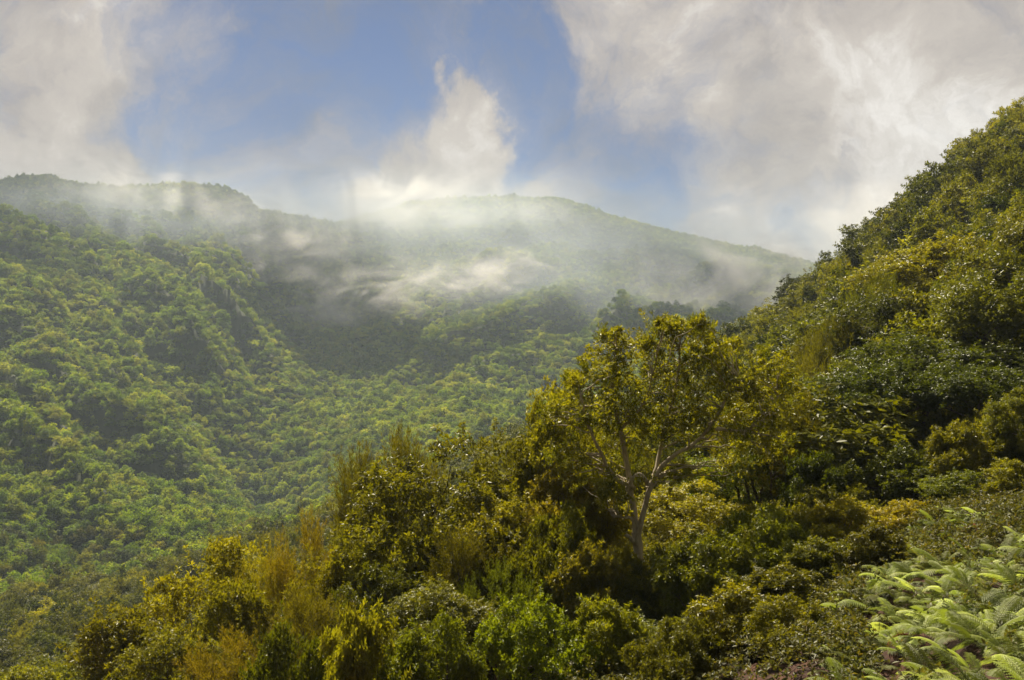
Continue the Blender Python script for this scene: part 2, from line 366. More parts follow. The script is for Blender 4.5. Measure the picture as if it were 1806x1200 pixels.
# ------------------------------------------------------------------ tree prototypes (mesh pairs: trunk, crown), about 7 m tall
def crown_puffs(rng, n, c, rad, rmin, rmax, low=-0.7, shell=0.45):
    d = rdirs(rng, n*3); d = d[d[:, 2] > low][:n]
    # keep them apart
    C = np.array(c)+d*np.array(rad)*(shell+(1-shell)*rng.rand(len(d))**0.6)[:, None]
    return C, rmin+(rmax-rmin)*rng.rand(len(d))
def skeleton(rng, C, fork, lean, rad0, wood, stems=1, limbs=5, ctr=None):
    base = []
    for k in range(stems):
        b0 = np.array([0.5*rng.normal()*(stems > 1), 0.5*rng.normal()*(stems > 1), -0.5])
        f = np.array([lean[0]+0.3*rng.normal(), lean[1]+0.3*rng.normal(), fork*(0.8+0.4*rng.rand())])
        p = curve_path(rng, b0, f, 7, 0.18); r0 = rad0/stems**0.5
        wood.add(p, np.linspace(r0*1.25, r0*.8, 7), 8); base.append(f)
    nodes = [np.array(f) for f in base]; nr = [rad0*.6]*len(base)
    idx = rng.choice(len(C), min(limbs*stems, len(C)), replace=False)
    for q in idx:
        f = base[rng.randint(len(base))]
        p = curve_path(rng, f, f+(C[q]-f)*0.82, 8, 0.3, 0.05)
        rr = np.linspace(rad0*.62, rad0*.16, 8); wood.add(p, rr, 6)
        for a, b in zip(p[2:], rr[2:]): nodes.append(a); nr.append(b)
    nodes = np.array(nodes)
    for q in range(len(C)):
        dd = np.linalg.norm(nodes-C[q], axis=1)+np.maximum(nodes[:, 2]-C[q][2]+0.1, 0)*2
        i = dd.argmin(); p = curve_path(rng, nodes[i], C[q], 5, 0.3, 0.04)
        r = min(nr[i]*.7, rad0*.3); wood.add(p, np.linspace(r, max(r*.25, .008), 5), 4)
PROTO = {}
def proto(name, seed, kind, lod, h=7.0, cz=4.6, rad=(2.5, 2.5, 2.3), puffs=46, fork=2.0, stems=1, low=-0.75, leaf=1.0, r0=.17, bark=None, pr=(.5, .85), sq=.8):
    rng = np.random.RandomState(seed); w = Wood(); lv = Leaves()
    C, Rr = crown_puffs(rng, puffs, (0, 0, cz), rad, pr[0], pr[1], low)
    skeleton(rng, C, fork, (0.25*rng.normal(), 0.25*rng.normal()), r0, w, stems, 5 if lod == 0 else 3)
    if kind == 'laurel':
        ros, k, L, W = [(105, 7, .125, .050), (20, 5, .30, .145), (15, 4, .52, .27)][lod]
        rosettes(rng, lv, C, Rr, int(ros), k, L*leaf, W*leaf, squash=sq, shoots=(5, 2, 1)[lod])
        mat = (LAUREL, MID, FAR)[lod]
    else:
        per, tuft, L, W, ln = [(15, 46, .15, .022, .95), (12, 24, .26, .075, .75), (5, 12, .75, .20, 1.3)][lod]
        plumes(rng, lv, C, Rr, per, tuft, L*leaf, W*leaf, ln)
        mat = HEATH if lod < 2 else FAR
    bark = bark or BARK_DARK
    PROTO[name] = (w.mesh(name+"_trunk", (bark,)), lv.mesh(name+"_crown", (mat,)), h, max(rad[0], rad[1])*2+1.0)
# near (leaf by leaf)
proto("laurel_a", 11, 'laurel', 0)
proto("laurel_b", 12, 'laurel', 0, cz=4.3, rad=(2.6, 2.4, 2.6), puffs=50, stems=2, fork=1.6, low=-0.95)
proto("laurel_c", 13, 'laurel', 0, cz=4.4, rad=(2.1, 2.1, 2.6), puffs=38, leaf=1.15, fork=2.4, bark=BARK_PALE)
proto("laurel_tall", 15, 'laurel', 0, cz=5.1, rad=(2.6, 2.6, 1.5), puffs=44, fork=3.4, low=-.6, r0=.14)
proto("laurel_open", 14, 'laurel', 0, cz=4.8, rad=(2.4, 2.4, 2.2), puffs=26, leaf=1.1, fork=2.6, stems=2, bark=BARK_PALE, r0=.12)
proto("heath_a", 21, 'heath', 0, cz=3.9, rad=(1.7, 1.7, 2.4), puffs=34, stems=2, fork=1.2, low=-.9, r0=.13, pr=(.4, .7))
proto("heath_b", 22, 'heath', 0, cz=3.9, rad=(2.2, 2.2, 2.4), puffs=40, stems=3, fork=1.0, low=-.9, r0=.15, pr=(.4, .7))
proto("shrub_a", 31, 'laurel', 0, h=3.0, cz=1.5, rad=(1.7, 1.7, 1.1), puffs=30, stems=4, fork=.5, low=-.95, r0=.06, pr=(.35, .6), leaf=.9)
proto("shrub_b", 32, 'laurel', 0, h=3.0, cz=1.6, rad=(1.3, 1.3, 1.2), puffs=24, stems=3, fork=.6, low=-.95, r0=.05, pr=(.35, .55), leaf=1.05)
# middle distance
for k in range(4):
    proto("mid_laurel_%d" % k, 41+k, 'laurel', 1, cz=3.9+.2*k, rad=(2.5-.15*k, 2.4, 2.5+.1*k), puffs=30, fork=1.8, low=-.8, pr=(.6, 1.0))
proto("mid_heath_0", 51, 'heath', 1, cz=3.7, rad=(1.9, 1.9, 2.5), puffs=28, stems=2, fork=1.2, low=-.9)
proto("mid_heath_1", 52, 'heath', 1, cz=3.6, rad=(2.3, 2.3, 2.2), puffs=30, stems=2, fork=1.2, low=-.9)
# far
for k in range(5):
    proto("far_laurel_%d" % k, 61+k, 'laurel', 2, cz=3.6+.25*k, rad=(2.7-.15*k, 2.6, 2.3+.15*k), puffs=17, fork=1.8, low=-.6, pr=(.8, 1.25))
proto("far_heath_0", 71, 'heath', 2, cz=3.7, rad=(2.0, 2.0, 2.4), puffs=16, stems=1, fork=1.2, low=-.8)

# ------------------------------------------------------------------ placing single trees
USED = []      # (x, y, radius) of placed trees
def px2x(px, y): return (px-PXC)/F*y
def py2z(py, y): return (PYC-py)/F*y
def place_tree(name, pr, x, y, z, sx, sz, rot, label, cat="tree", group=None, color=(1, 1, 1)):
    tr, cr, h, wd = PROTO[pr]
    e = bpy.data.objects.new(name, None); COL.objects.link(e); e.empty_display_size = 0.3
    e.location = (x, y, z); e.rotation_euler = (0, 0, rot); e.scale = (sx, sx, sz)
    e['label'] = label; e['category'] = cat
    if group: e['group'] = group
    a = bpy.data.objects.new("trunk", tr); COL.objects.link(a); a.parent = e
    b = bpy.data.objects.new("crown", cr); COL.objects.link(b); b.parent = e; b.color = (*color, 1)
    return e
rnd = random.Random(5)
def put(name, pr, px, top, y, wpx, label, rot=None, color=(1, 1, 1), cat="tree", dz=0.0, group=None):
    """tree whose crown top is seen at (px, top), at depth y, wpx wide"""
    tr, cr, h, wd = PROTO[pr]; x = px2x(px, y); z = float(height(x, y))+dz
    if cat == 'tree' and 440 < px < 960: top -= 18
    hh = max(py2z(top, y)-z, 1.2); sx = wpx/F*y/wd*(1.28 if cat == 'tree' else 1.12); sz = hh/h
    if sx < sz*0.5: sx = sz*0.5
    USED.append((x, y, wpx/F*y*0.5))
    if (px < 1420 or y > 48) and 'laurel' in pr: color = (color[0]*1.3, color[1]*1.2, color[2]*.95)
    return place_tree(name, pr, x, y, z, sx, sz, rnd.uniform(0, 6.28) if rot is None else rot, label, cat, group, color)

# ---- the tall pale-stemmed tree in the middle, limb by limb
def main_tree():
    D = 30.0
    def P(px, py, dy=0.0):
        y = D+dy; return np.array([px2x(px, y), y, py2z(py, y)])
    base = P(1142, 1062); base[2] = float(height(base[0], base[1]))
    e = bpy.data.objects.new("laurel_tree", None); COL.objects.link(e); e.location = base
    e['label'] = "tall tree with pale bare forked trunk and open yellow-green crown, standing in the middle"; e['category'] = "tree"
    def local(pts): return np.array(pts)-base
    rng = np.random.RandomState(3)
    def smooth_path(pts, n=14):
        pts = np.array(pts); t = np.linspace(0, len(pts)-1, n); k = np.arange(len(pts))
        q = np.stack([np.interp(t, k, pts[:, c]) for c in range(3)], 1)
        for _ in range(2): q[1:-1] = (q[:-2]+2*q[1:-1]+q[2:])/4
        return q+np.concatenate([np.zeros((1, 3)), rng.normal(size=(n-1, 3))*.018])
    nodes = []
    def limb(name, pts, r0, r1, par, n=14, ns=9):
        p = smooth_path(local(pts), n); r = np.linspace(r0, r1, n)*(1+0.06*rng.normal(size=n))
        for a, b in zip(p[n//3:], r[n//3:]): nodes.append((a, b))
        w = Wood(); w.add(p, r, ns); return link(name, w.mesh(name, (BARK_PALE,)), par)
    b0 = P(1142, 1062); b0[2] = base[2]-0.4
    tr = limb("trunk", [b0, P(1139, 1035), P(1127, 985), P(1123, 940)], .175, .14, e, 14, 12)
    nodes.clear()
    L = lambda pts, a, b: limb("limb", pts, a, b, tr)
    L([P(1122, 948), P(1117, 900), P(1114, 862, .1), P(1105, 815, .2), P(1094, 758, .3), P(1080, 716, .4), P(1079, 655, .5), P(1088, 615, .5)], .11, .04)
    L([P(1124, 952), P(1134, 915, -.1), P(1139, 870, -.1), P(1160, 828, -.2), P(1180, 805, -.2), P(1192, 798, -.3), P(1233, 786, -.3), P(1262, 752, -.4), P(1280, 695, -.3), P(1302, 668, -.2)], .09, .035)
    L([P(1142, 862), P(1158, 834, .3), P(1166, 790, .6), P(1172, 740, .8), P(1195, 690, 1.0), P(1200, 620, 1.1)], .075, .03)
    L([P(1106, 866), P(1112, 848, -.2), P(1124, 835, -.3), P(1136, 842, -.3), P(1141, 858, -.2)], .075, .06)
    L([P(1119, 860), P(1085, 850, -.4), P(1060, 800, -.8), P(1035, 750, -1.0), P(1025, 700, -1.2)], .07, .03)
    L([P(1262, 758, -.4), P(1310, 762, -.6), P(1345, 735, -.8), P(1372, 700, -1.)], .06, .025)
    L([P(1092, 760, .3), P(1115, 735, .2), P(1140, 712, .1), P(1150, 660, 0)], .055, .025)
    L([P(1122, 960), P(1112, 950, -.2), P(1104, 942, -.4)], .07, .05)
    L([P(1080, 720, .4), P(1065, 755, .2), P(1050, 740, 0), P(1020, 720, -.2)], .05, .02)
    L([P(1146, 1045, -.1), P(1158, 1000, -.4), P(1180, 976, -.6), P(1210, 970, -.8), P(1232, 958, -1.0)], .065, .03)
    L([P(1192, 974, -.7), P(1198, 962, -.6), P(1212, 955, -.6), P(1222, 962, -.7)], .04, .025)
    L([P(1116, 915), P(1095, 912, -.3), P(1078, 910, -.6)], .045, .02)
    # crown: leaf puffs inside the outline the tree shows
    lobes = [(1088, 625, 40, .5), (1075, 660, 55, .2), (1125, 640, 60, .7), (1190, 610, 45, .6), (1220, 600, 40, .3), (1245, 640, 60, .0), (1200, 660, 60, .8),
             (1150, 690, 70, .3), (1040, 690, 55, .2), (1020, 715, 50, -.3), (1000, 735, 45, -.3), (1045, 745, 60, -.4), (1010, 790, 55, -.4), (1060, 800, 60, .5),
             (1290, 665, 60, .0), (1340, 665, 50, -.4), (1375, 670, 35, -.8), (1330, 720, 60, -.6), (1375, 710, 45, -1.), (1300, 770, 55, -.4), (1370, 755, 40, -.8),
             (1240, 715, 60, -.2), (1190, 735, 60, .5), (1120, 745, 55, .5), (1100, 700, 50, -.3), (1165, 760, 40, .6), (1030, 840, 50, -.2), (1080, 860, 45, -.8), (1225, 760, 40, .5), (1270, 620, 35, .2), (1175, 582, 16, .5), (1238, 584, 18, .2), (1078, 598, 14, .5), (1150, 612, 22, .6), (1012, 668, 18, .0), (975, 745, 30, -.2), (1215, 835, 40, .7), (1290, 825, 45, .5), (1050, 885, 45, .3), (1075, 835, 40, .6), (1340, 790, 40, .2)]
    C = []; Rr = []
    for (px, py, r, dy) in lobes:
        for k in range(5):
            a = rng.normal(size=3)*0.45
            C.append(P(px+a[0]*r, py+a[1]*r*.8, dy+a[2]*1.6)); Rr.append(r/F*D*rng.uniform(.30, .60))
    C = local(C); Rr = np.array(Rr)
    lv = Leaves(); rosettes(rng, lv, C, Rr*1.4, 15, 7, .120, .047, squash=.85, shoots=2)
    cm = lv.mesh("crown", (LAUREL,))
    crown = link("crown", cm, e); crown.color = (1.5, 1.5, .95, 1)
    # fine twigs that carry the puffs
    w = Wood(); na = np.array([q[0] for q in nodes]); nr = [q[1] for q in nodes]
    for q in range(len(C)):
        dd = np.linalg.norm(na-C[q], axis=1)+np.maximum(na[:, 2]-C[q][2], 0)*1.5; i = dd.argmin()
        w.add(curve_path(rng, na[i], C[q], 6, .3, .05), np.linspace(min(nr[i]*.7, .035), .007, 6), 5)
    link("twigs", w.mesh("twigs", (BARK_PALE,)), tr)
    # yellow sprays added among the inner boughs to stand for golden light there
    lv2 = Leaves(); n2 = rng.choice(len(C), 70, replace=False); plumes(rng, lv2, C[n2]+[0, .3, -.15], Rr[n2]*.8, 9, 36, .15, .022, .5)
    ml = link("inner_light_sprays", lv2.mesh("inner_light_sprays", (HEATH,)), crown); ml.color = (1.0, 1.1, .8, 1)
    USED.append((base[0], base[1], 2.0))
main_tree()

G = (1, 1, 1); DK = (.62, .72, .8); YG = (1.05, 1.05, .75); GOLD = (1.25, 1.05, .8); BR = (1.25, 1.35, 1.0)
# ---- trees and shrubs close to the viewpoint that can be told apart
put("laurel_tree", "laurel_b", 790, 792, 33, 330, "broad dark laurel with brown stems, left of the pale-trunked tree", color=(.95, .95, .9))
put("laurel_tree", "laurel_a", 925, 790, 34.5, 190, "rounded grey-green laurel between the broad dark laurel and the pale-trunked tree", color=(.9, .95, .95))
put("laurel_tree", "laurel_c", 985, 700, 33.5, 130, "leafy laurel touching the pale-trunked tree's left shoulder", color=(1.1, 1.1, .9))
put("heath_tree", "heath_a", 722, 782, 37, 120, "golden-brown tree heath whose plume tops the broad dark laurel", color=(.9, .85, .9))
put("heath_tree", "heath_a", 640, 815, 36, 110, "olive tree heath with two plumes left of the broad dark laurel", color=(.9, .85, .9))
put("heath_tree", "heath_b", 560, 915, 34, 150, "golden tree heath at the left edge of the near slope", color=GOLD)
put("heath_tree", "heath_b", 480, 965, 35, 150, "pale golden feathery heath low on the left of the near slope", color=(1.1, 1.0, .8))
put("laurel_tree", "laurel_open", 370, 975, 37, 200, "open laurel with thin pale stems in the lower left", color=YG)
put("laurel_tree", "laurel_c", 225, 1085, 33, 190, "bright yellow-green laurel at the bottom left", color=(1.25, 1.2, .8))
put("laurel_tree", "laurel_a", 310, 1120, 29, 190, "dark laurel at the bottom edge, beside the bright yellow-green one", color=G)
put("heath_tree", "heath_b", 430, 1100, 28, 200, "brown heath at the bottom edge below the open laurel", color=(.9, .75, .7))
put("heath_tree", "heath_a", 545, 1060, 27, 170, "tall olive heath at the bottom edge below the golden heath", color=(.95, .9, .8))
put("laurel_shrub", "shrub_b", 628, 1075, 22, 90, "slim sapling with pale leaves at the bottom edge", cat="shrub", color=(1.2, 1.25, 1.1))
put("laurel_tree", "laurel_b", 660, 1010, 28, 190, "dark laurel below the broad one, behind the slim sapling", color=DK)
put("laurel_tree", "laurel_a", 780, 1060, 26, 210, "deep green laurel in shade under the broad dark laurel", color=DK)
put("laurel_shrub", "shrub_a", 945, 1045, 21, 230, "bright green glossy shrub at the bottom edge left of the trunk", cat="shrub", color=(1.3, 1.6, .9))
put("heath_tree", "heath_b", 880, 1000, 28, 150, "moss-green heath beside the bright glossy shrub", color=(.8, 1.0, .8))
put("laurel_shrub", "shrub_a", 985, 880, 29, 190, "glossy shrub left of the pale trunk, half-way up it", cat="shrub", color=(1.1, 1.1, .85))
put("laurel_shrub", "shrub_b", 1050, 960, 27, 150, "tangled olive shrub at the left foot of the pale trunk", cat="shrub", color=(1.1, 1.0, .8))
put("laurel_shrub", "shrub_a", 1165, 1085, 23, 200, "dark glossy shrub hiding the foot of the pale trunk", cat="shrub", color=(.9, .95, .95))
put("laurel_shrub", "shrub_b", 1060, 1060, 21, 160, "low leafy shrub at the bottom edge under the pale trunk", cat="shrub", color=(1, 1.1, .85))
put("laurel_shrub", "shrub_a", 1330, 885, 26, 220, "big sunlit mound of glossy leaves right of the pale trunk", cat="shrub", color=(1.2, 1.3, 1.0))
put("laurel_shrub", "shrub_a", 1255, 935, 25, 220, "shaggy leafy shrub in front of the sunlit mound", cat="shrub", color=(1.0, 1.05, .85))
put("laurel_shrub", "shrub_b", 1395, 1000, 22, 170, "olive leafy shrub where the ferns begin", cat="shrub", color=(1.1, 1.0, .7))
put("laurel_shrub", "shrub_b", 1290, 1035, 20, 210, "dull green shrub at the bottom edge left of the ferns", cat="shrub", color=(1.0, .9, .7))
put("laurel_shrub", "shrub_a", 1195, 1080, 19, 180, "dark low shrub at the bottom edge, right of the trunk's foot", cat="shrub", color=(.8, .85, .8))
put("heath_tree", "heath_b", 1350, 640, 36, 170, "yellow-green heath behind the right boughs of the pale-trunked tree", color=(1.2, 1.15, .7))
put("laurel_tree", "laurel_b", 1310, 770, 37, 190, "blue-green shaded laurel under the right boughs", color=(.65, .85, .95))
put("laurel_tree", "laurel_open", 1470, 650, 42, 210, "laurel with thin pale leaning stems above the dark hollow", color=(.95, 1, .8))
put("laurel_shrub", "shrub_a", 1560, 770, 33, 190, "rounded green shrub coloured darker for shade in the dark hollow", cat="shrub", color=(.42, .52, .4))  # leaf colour lowered to put the hollow's shade into these shrubs
put("laurel_shrub", "shrub_a", 1660, 800, 34, 170, "rounded shrub with shade-darkened leaf colour at the back of the hollow", cat="shrub", color=(.42, .52, .4))
put("laurel_shrub", "shrub_b", 1440, 800, 32, 130, "grey-leaved shrub at the left lip of the hollow", cat="shrub", color=(.8, .95, .95))
put("laurel_tree", "laurel_tall", 1620, 590, 41, 260, "spreading laurel with shade-darkened leaf colour roofing the hollow", color=(.42, .52, .4))  # crowns over the hollow coloured dark to deepen its shade
put("laurel_tree", "laurel_tall", 1545, 640, 38, 200, "laurel with shade-darkened leaf colour and bare stems at the left of the hollow", color=(.42, .52, .4))
put("laurel_tree", "laurel_tall", 1710, 640, 37, 220, "laurel with shade-darkened leaf colour and bare stems at the back of the hollow", color=(.42, .52, .4))
put("laurel_tree", "laurel_tall", 1780, 610, 40, 220, "laurel with shade-darkened leaf colour over the hollow, at the right edge", color=(.42, .52, .4))
put("laurel_tree", "laurel_c", 1800, 690, 31, 90, "slender laurel with lit leaves at the right edge by the ferns", color=(1.1, 1.2, .9))
put("laurel_tree", "laurel_a", 1665, 425, 66, 250, "large laurel with sunlight painted into its leaves, standing out on the right hillside", color=(2.1, 2.0, 1.1))  # leaf colour raised so the crown looks sunlit
put("laurel_tree", "laurel_c", 1580, 600, 52, 120, "small pale-topped laurel below the large sun-painted one", color=(1.5, 1.5, 1.0))
put("laurel_tree", "laurel_c", 1735, 632, 50, 100, "small light green laurel below and right of the large sun-painted one", color=(1.4, 1.5, 1.0))
put("heath_tree", "heath_b", 1560, 470, 62, 130, "olive heath left of the large sun-painted laurel", color=(.9, 1.0, .8))
put("heath_tree", "heath_b", 1785, 470, 60, 140, "brown-green heath right of the large sun-painted laurel", color=(.9, .9, .8))
put("heath_tree", "heath_a", 1470, 560, 56, 120, "yellowish heath above the laurel with leaning stems", color=(1.1, 1.1, .7))
put("heath_tree", "heath_b", 1410, 620, 50, 130, "feathery heath on the slope behind the right boughs", color=(1.0, 1.0, .7))

# fillers between them
put("laurel_shrub", "shrub_b", 1500, 880, 27, 150, "yellow-green leafy shrub between the sunlit mound and the hollow", cat="shrub", color=(1.3, 1.2, .7))
put("laurel_shrub", "shrub_a", 1590, 905, 27, 150, "low golden shrub in front of the dark hollow", cat="shrub", color=(1.3, 1.15, .6))
put("laurel_shrub", "shrub_b", 1455, 950, 24, 140, "shaggy green shrub at the upper left end of the ferns", cat="shrub", color=(1.1, 1.1, .7))
put("laurel_shrub", "shrub_b", 1540, 965, 23, 120, "low olive shrub sunk among the upper ferns", cat="shrub", color=(1.2, 1.1, .6))
put("laurel_shrub", "shrub_a", 1690, 880, 29, 140, "dark shrub on the rusty bank right of the golden shrub", cat="shrub", color=(.6, .7, .5))
put("laurel_shrub", "shrub_b", 1780, 860, 27, 110, "light shrub on the bank at the right edge", cat="shrub", color=(1.2, 1.25, .8))
put("laurel_shrub", "shrub_a", 1395, 1060, 18, 180, "brown-green shrub at the bottom edge where the ferns start", cat="shrub", color=(1.0, .95, .6))
put("laurel_tree", "laurel_a", 870, 900, 31, 200, "olive laurel in front of the rounded grey-green laurel", color=(1.1, 1.05, .75))
put("laurel_tree", "laurel_b", 700, 900, 31, 230, "dense laurel under the two-plumed heath", color=(.95, 1.0, .85))
put("laurel_tree", "laurel_a", 1010, 830, 32, 170, "yellowish laurel behind the left boughs of the pale-trunked tree", color=(1.35, 1.2, .7))
put("heath_tree", "heath_b", 1060, 900, 33, 190, "olive heath right behind the pale trunk", color=(.95, .95, .7))
put("laurel_tree", "laurel_b", 1215, 850, 34, 200, "bushy laurel behind the fork of the pale trunk", color=(1.0, 1.0, .8))
put("laurel_tree", "laurel_a", 590, 1010, 31, 160, "mid-green laurel in front of the golden heath", color=(1.2, 1.2, .8))
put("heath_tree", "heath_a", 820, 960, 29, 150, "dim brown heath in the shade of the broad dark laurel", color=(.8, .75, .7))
put("laurel_tree", "laurel_c", 420, 1040, 33, 150, "light laurel right of the open pale-stemmed one", color=(1.0, 1.05, .75))
put("laurel_shrub", "shrub_a", 760, 1070, 23, 220, "dark leafy shrub at the bottom edge right of the slim sapling", cat="shrub", color=(.8, .9, .7))
put("laurel_shrub", "shrub_a", 520, 1085, 24, 220, "dark green shrub at the bottom edge left of the slim sapling", cat="shrub", color=(.8, .9, .7))

# ------------------------------------------------------------------ the wood: every tree gets a spot; the largest in view become single trees
def forest_points():
    rng = np.random.RandomState(99); out = []
    y = 34.0
    while y < 1520:
        sp = 3.1 if y < 75 else (3.5 if y < 200 else 3.3 + 0.9*min(1, (y-200)/600.))
        half = 0.60*y+6
        xs = np.arange(-half, half, sp); xs = xs+rng.uniform(-.45, .45, len(xs))*sp
        yy = y+rng.uniform(-.45, .45, len(xs))*sp
        out.append(np.stack([xs, yy, np.full(len(xs), sp)], 1)); y += sp*0.92
    P = np.concatenate(out)
    X, Y = P[:, 0], P[:, 1]
    Z = height(X, Y); rng2 = np.random.RandomState(5)
    s = X/Y; yr = np.interp(s, _rx, _ry); keep = Y < yr+35
    u = np.array(USED)
    for (ux, uy, ur) in USED: keep &= ~(((X-ux)**2+(Y-uy)**2) < (ur*0.75+0.8)**2)
    # nothing grows over the open fern bank or in front of the near trees
    pxs = PXC+F*s
    keep &= ~((Y < 42) & (pxs < 1380))
    keep &= ~((Y < 36) & (pxs > 1380))
    P = np.stack([X, Y, Z], 1)[keep]; sp = P[:, 1]*0+out[0][0, 2]
    n = len(P)
    hgt = (3.9+3.6*rng2.rand(n)**1.3)*np.where(P[:, 1] > 220, .88, 1)+1.0*fbm(P[:, 0]/30., P[:, 1]/30., 2)
    wid = (3.7+3.4*rng2.rand(n)**1.7)*np.where(P[:, 1] > 220, .84, 1); big = (rng2.rand(n) < .08) & (P[:, 1] > 220) & (P[:, 1] < np.interp(P[:, 0]/P[:, 1], _rx, _ry)-90); wid = wid*np.where(big, 1.45, 1)
    near = P[:, 1] < 110
    heath = (fbm(P[:, 0]/26.+40, P[:, 1]/26., 2)+0.5*rng2.normal(size=n)) > np.where(near, 0.45, 0.6)
    return P, np.clip(hgt*np.where(big, 1.25, 1)*(0.7+0.06*wid), 3.0, 9.5), wid, heath, rng2
def build_forest():
    P, hgt, wid, heath, rng = forest_points()
    X, Y, Z = P.T
    order = np.argsort(Y)
    # how much of each tree shows: paint discs front to back on a coarse picture
    Wb, Hb = 452, 300; k = Wb/1806.
    buf = np.zeros((Hb, Wb), bool)
    for (ux, uy, ur) in USED:
        zt = float(height(ux, uy)); cx = (PXC+F*ux/uy)*k; r = ur*F/uy*k
        y1 = int((PYC-F*zt/uy)*k); y0 = int((PYC-F*(zt+5.5)/uy)*k)
        buf[max(y0, 0):max(y1, 0), max(int(cx-r*.8), 0):max(int(cx+r*.8), 0)] = True
    vis = np.zeros(len(P)); yy, xx = np.mgrid[0:Hb, 0:Wb]
    for i in order[:6000]:
        cx = (PXC+F*X[i]/Y[i])*k; czz = (PYC-F*(Z[i]+hgt[i]*.55)/Y[i])*k
        rx = wid[i]*.5*F/Y[i]*k; rz = hgt[i]*.5*F/Y[i]*k
        x0, x1, y0, y1 = int(max(cx-rx, 0)), int(min(cx+rx+1, Wb)), int(max(czz-rz, 0)), int(min(czz+rz+1, Hb))
        if x1 <= x0 or y1 <= y0: continue
        m = ((xx[y0:y1, x0:x1]-cx)/rx)**2+((yy[y0:y1, x0:x1]-czz)/rz)**2 < 1
        sub = buf[y0:y1, x0:x1]; vis[i] = (m & ~sub).sum(); sub |= m
    single = set(np.argsort(-vis)[:255].tolist())
    single = {i for i in single if vis[i] > 4}
    sizes = sorted(vis[i] for i in single); q1, q2 = sizes[len(sizes)//3], sizes[2*len(sizes)//3]
    stuff = []
    for i in range(len(P)):
        y = Y[i]; r = rng.rand()
        if i in single:
            px = PXC+F*X[i]/y
            if y < 62: pr = ("heath_a", "heath_b")[r < .5] if heath[i] else ("laurel_a", "laurel_b", "laurel_c")[int(r*3)]
            else: pr = ("mid_heath_0", "mid_heath_1")[r < .5] if heath[i] else "mid_laurel_%d" % int(r*4)
            if px > 1240:
                zone = "on the steep right hillside" if y < 122 else "along the skyline of the right hillside"
                if y < 60: zone = "just above the dark hollow"
            elif y < 90: zone = "in the gully behind the near trees"
            elif y < 235: zone = "on the low spur behind the near trees"
            else: zone = "on the far valley slope"
            size = "small" if vis[i] < q1 else ("middling" if vis[i] < q2 else "large")
            kind = "feathery tree heath" if heath[i] else ("round crowned laurel" if r < .5 else "bushy laurel")
            tone = rng.rand()
            colr, cw = ((.55, .62, .6), "dark") if tone < .4 else (((.85, .85, .8), "green") if tone < .78 else ((1.35, 1.3, 1.0), "pale"))
            if heath[i]: colr, cw = ((.75, .8, .7), "brownish") if tone < .5 else ((1.1, 1.1, .75), "yellowish")
            _, _, h, wd = PROTO[pr]
            place_tree("heath_tree" if heath[i] else "laurel_tree", pr, X[i], y, Z[i], wid[i]*1.12/wd, hgt[i]/h, rng.uniform(0, 6.28),
                       "%s %s %s %s" % (size, cw, kind, zone), "tree", "%s trees %s" % (size+" "+cw, zone), colr)
        else: stuff.append(i)
    stuff = np.array(stuff)
    # the rest of the wood: one mass
    protos = [("mid_laurel_%d" % a) for a in range(4)]+["mid_heath_0", "mid_heath_1"]+["far_laurel_%d" % a for a in range(5)]+["far_heath_0"]
    pc = bpy.data.collections.new("canopy_kinds")
    for a, nme in enumerate(protos):
        o = bpy.data.objects.new("canopy_%02d" % a, PROTO[nme][1]); pc.objects.link(o)
    r = rng.rand(len(stuff)); hs = heath[stuff]; ny = Y[stuff] < 240
    idx = np.where(ny, np.where(hs, 4+(r*2).astype(int), (r*4).astype(int)), np.where(hs, 11, 6+(r*5).astype(int)))
    wds = np.array([PROTO[n][3] for n in protos]); hts = np.array([PROTO[n][2] for n in protos])
    grow = np.where(ny, 1.1, 1.22)
    sx = wid[stuff]*grow/wds[idx]; sz = hgt[stuff]*np.where(ny, 1, 1.05)/hts[idx]
    me = bpy.data.meshes.new("forest"); me.vertices.add(len(stuff))
    me.vertices.foreach_set("co", P[stuff].astype(np.float32).ravel())
    a = me.attributes.new("pick", 'INT', 'POINT'); a.data.foreach_set("value", idx.astype(np.int32))
    a = me.attributes.new("turn", 'FLOAT_VECTOR', 'POINT')
    tv = np.zeros((len(stuff), 3), np.float32); tv[:, 2] = rng.uniform(0, 6.28, len(stuff)); tv[:, :2] = rng.normal(size=(len(stuff), 2))*.09
    a.data.foreach_set("vector", tv.ravel())
    a = me.attributes.new("size", 'FLOAT_VECTOR', 'POINT'); a.data.foreach_set("vector", np.stack([sx, sx, sz], 1).astype(np.float32).ravel())
    o = link("forest", me, kind="stuff", label="unbroken green laurel forest covering the far slopes of the valley", category="forest")
    scatter(o, pc)
    print("forest", len(stuff), "singles", len(single))
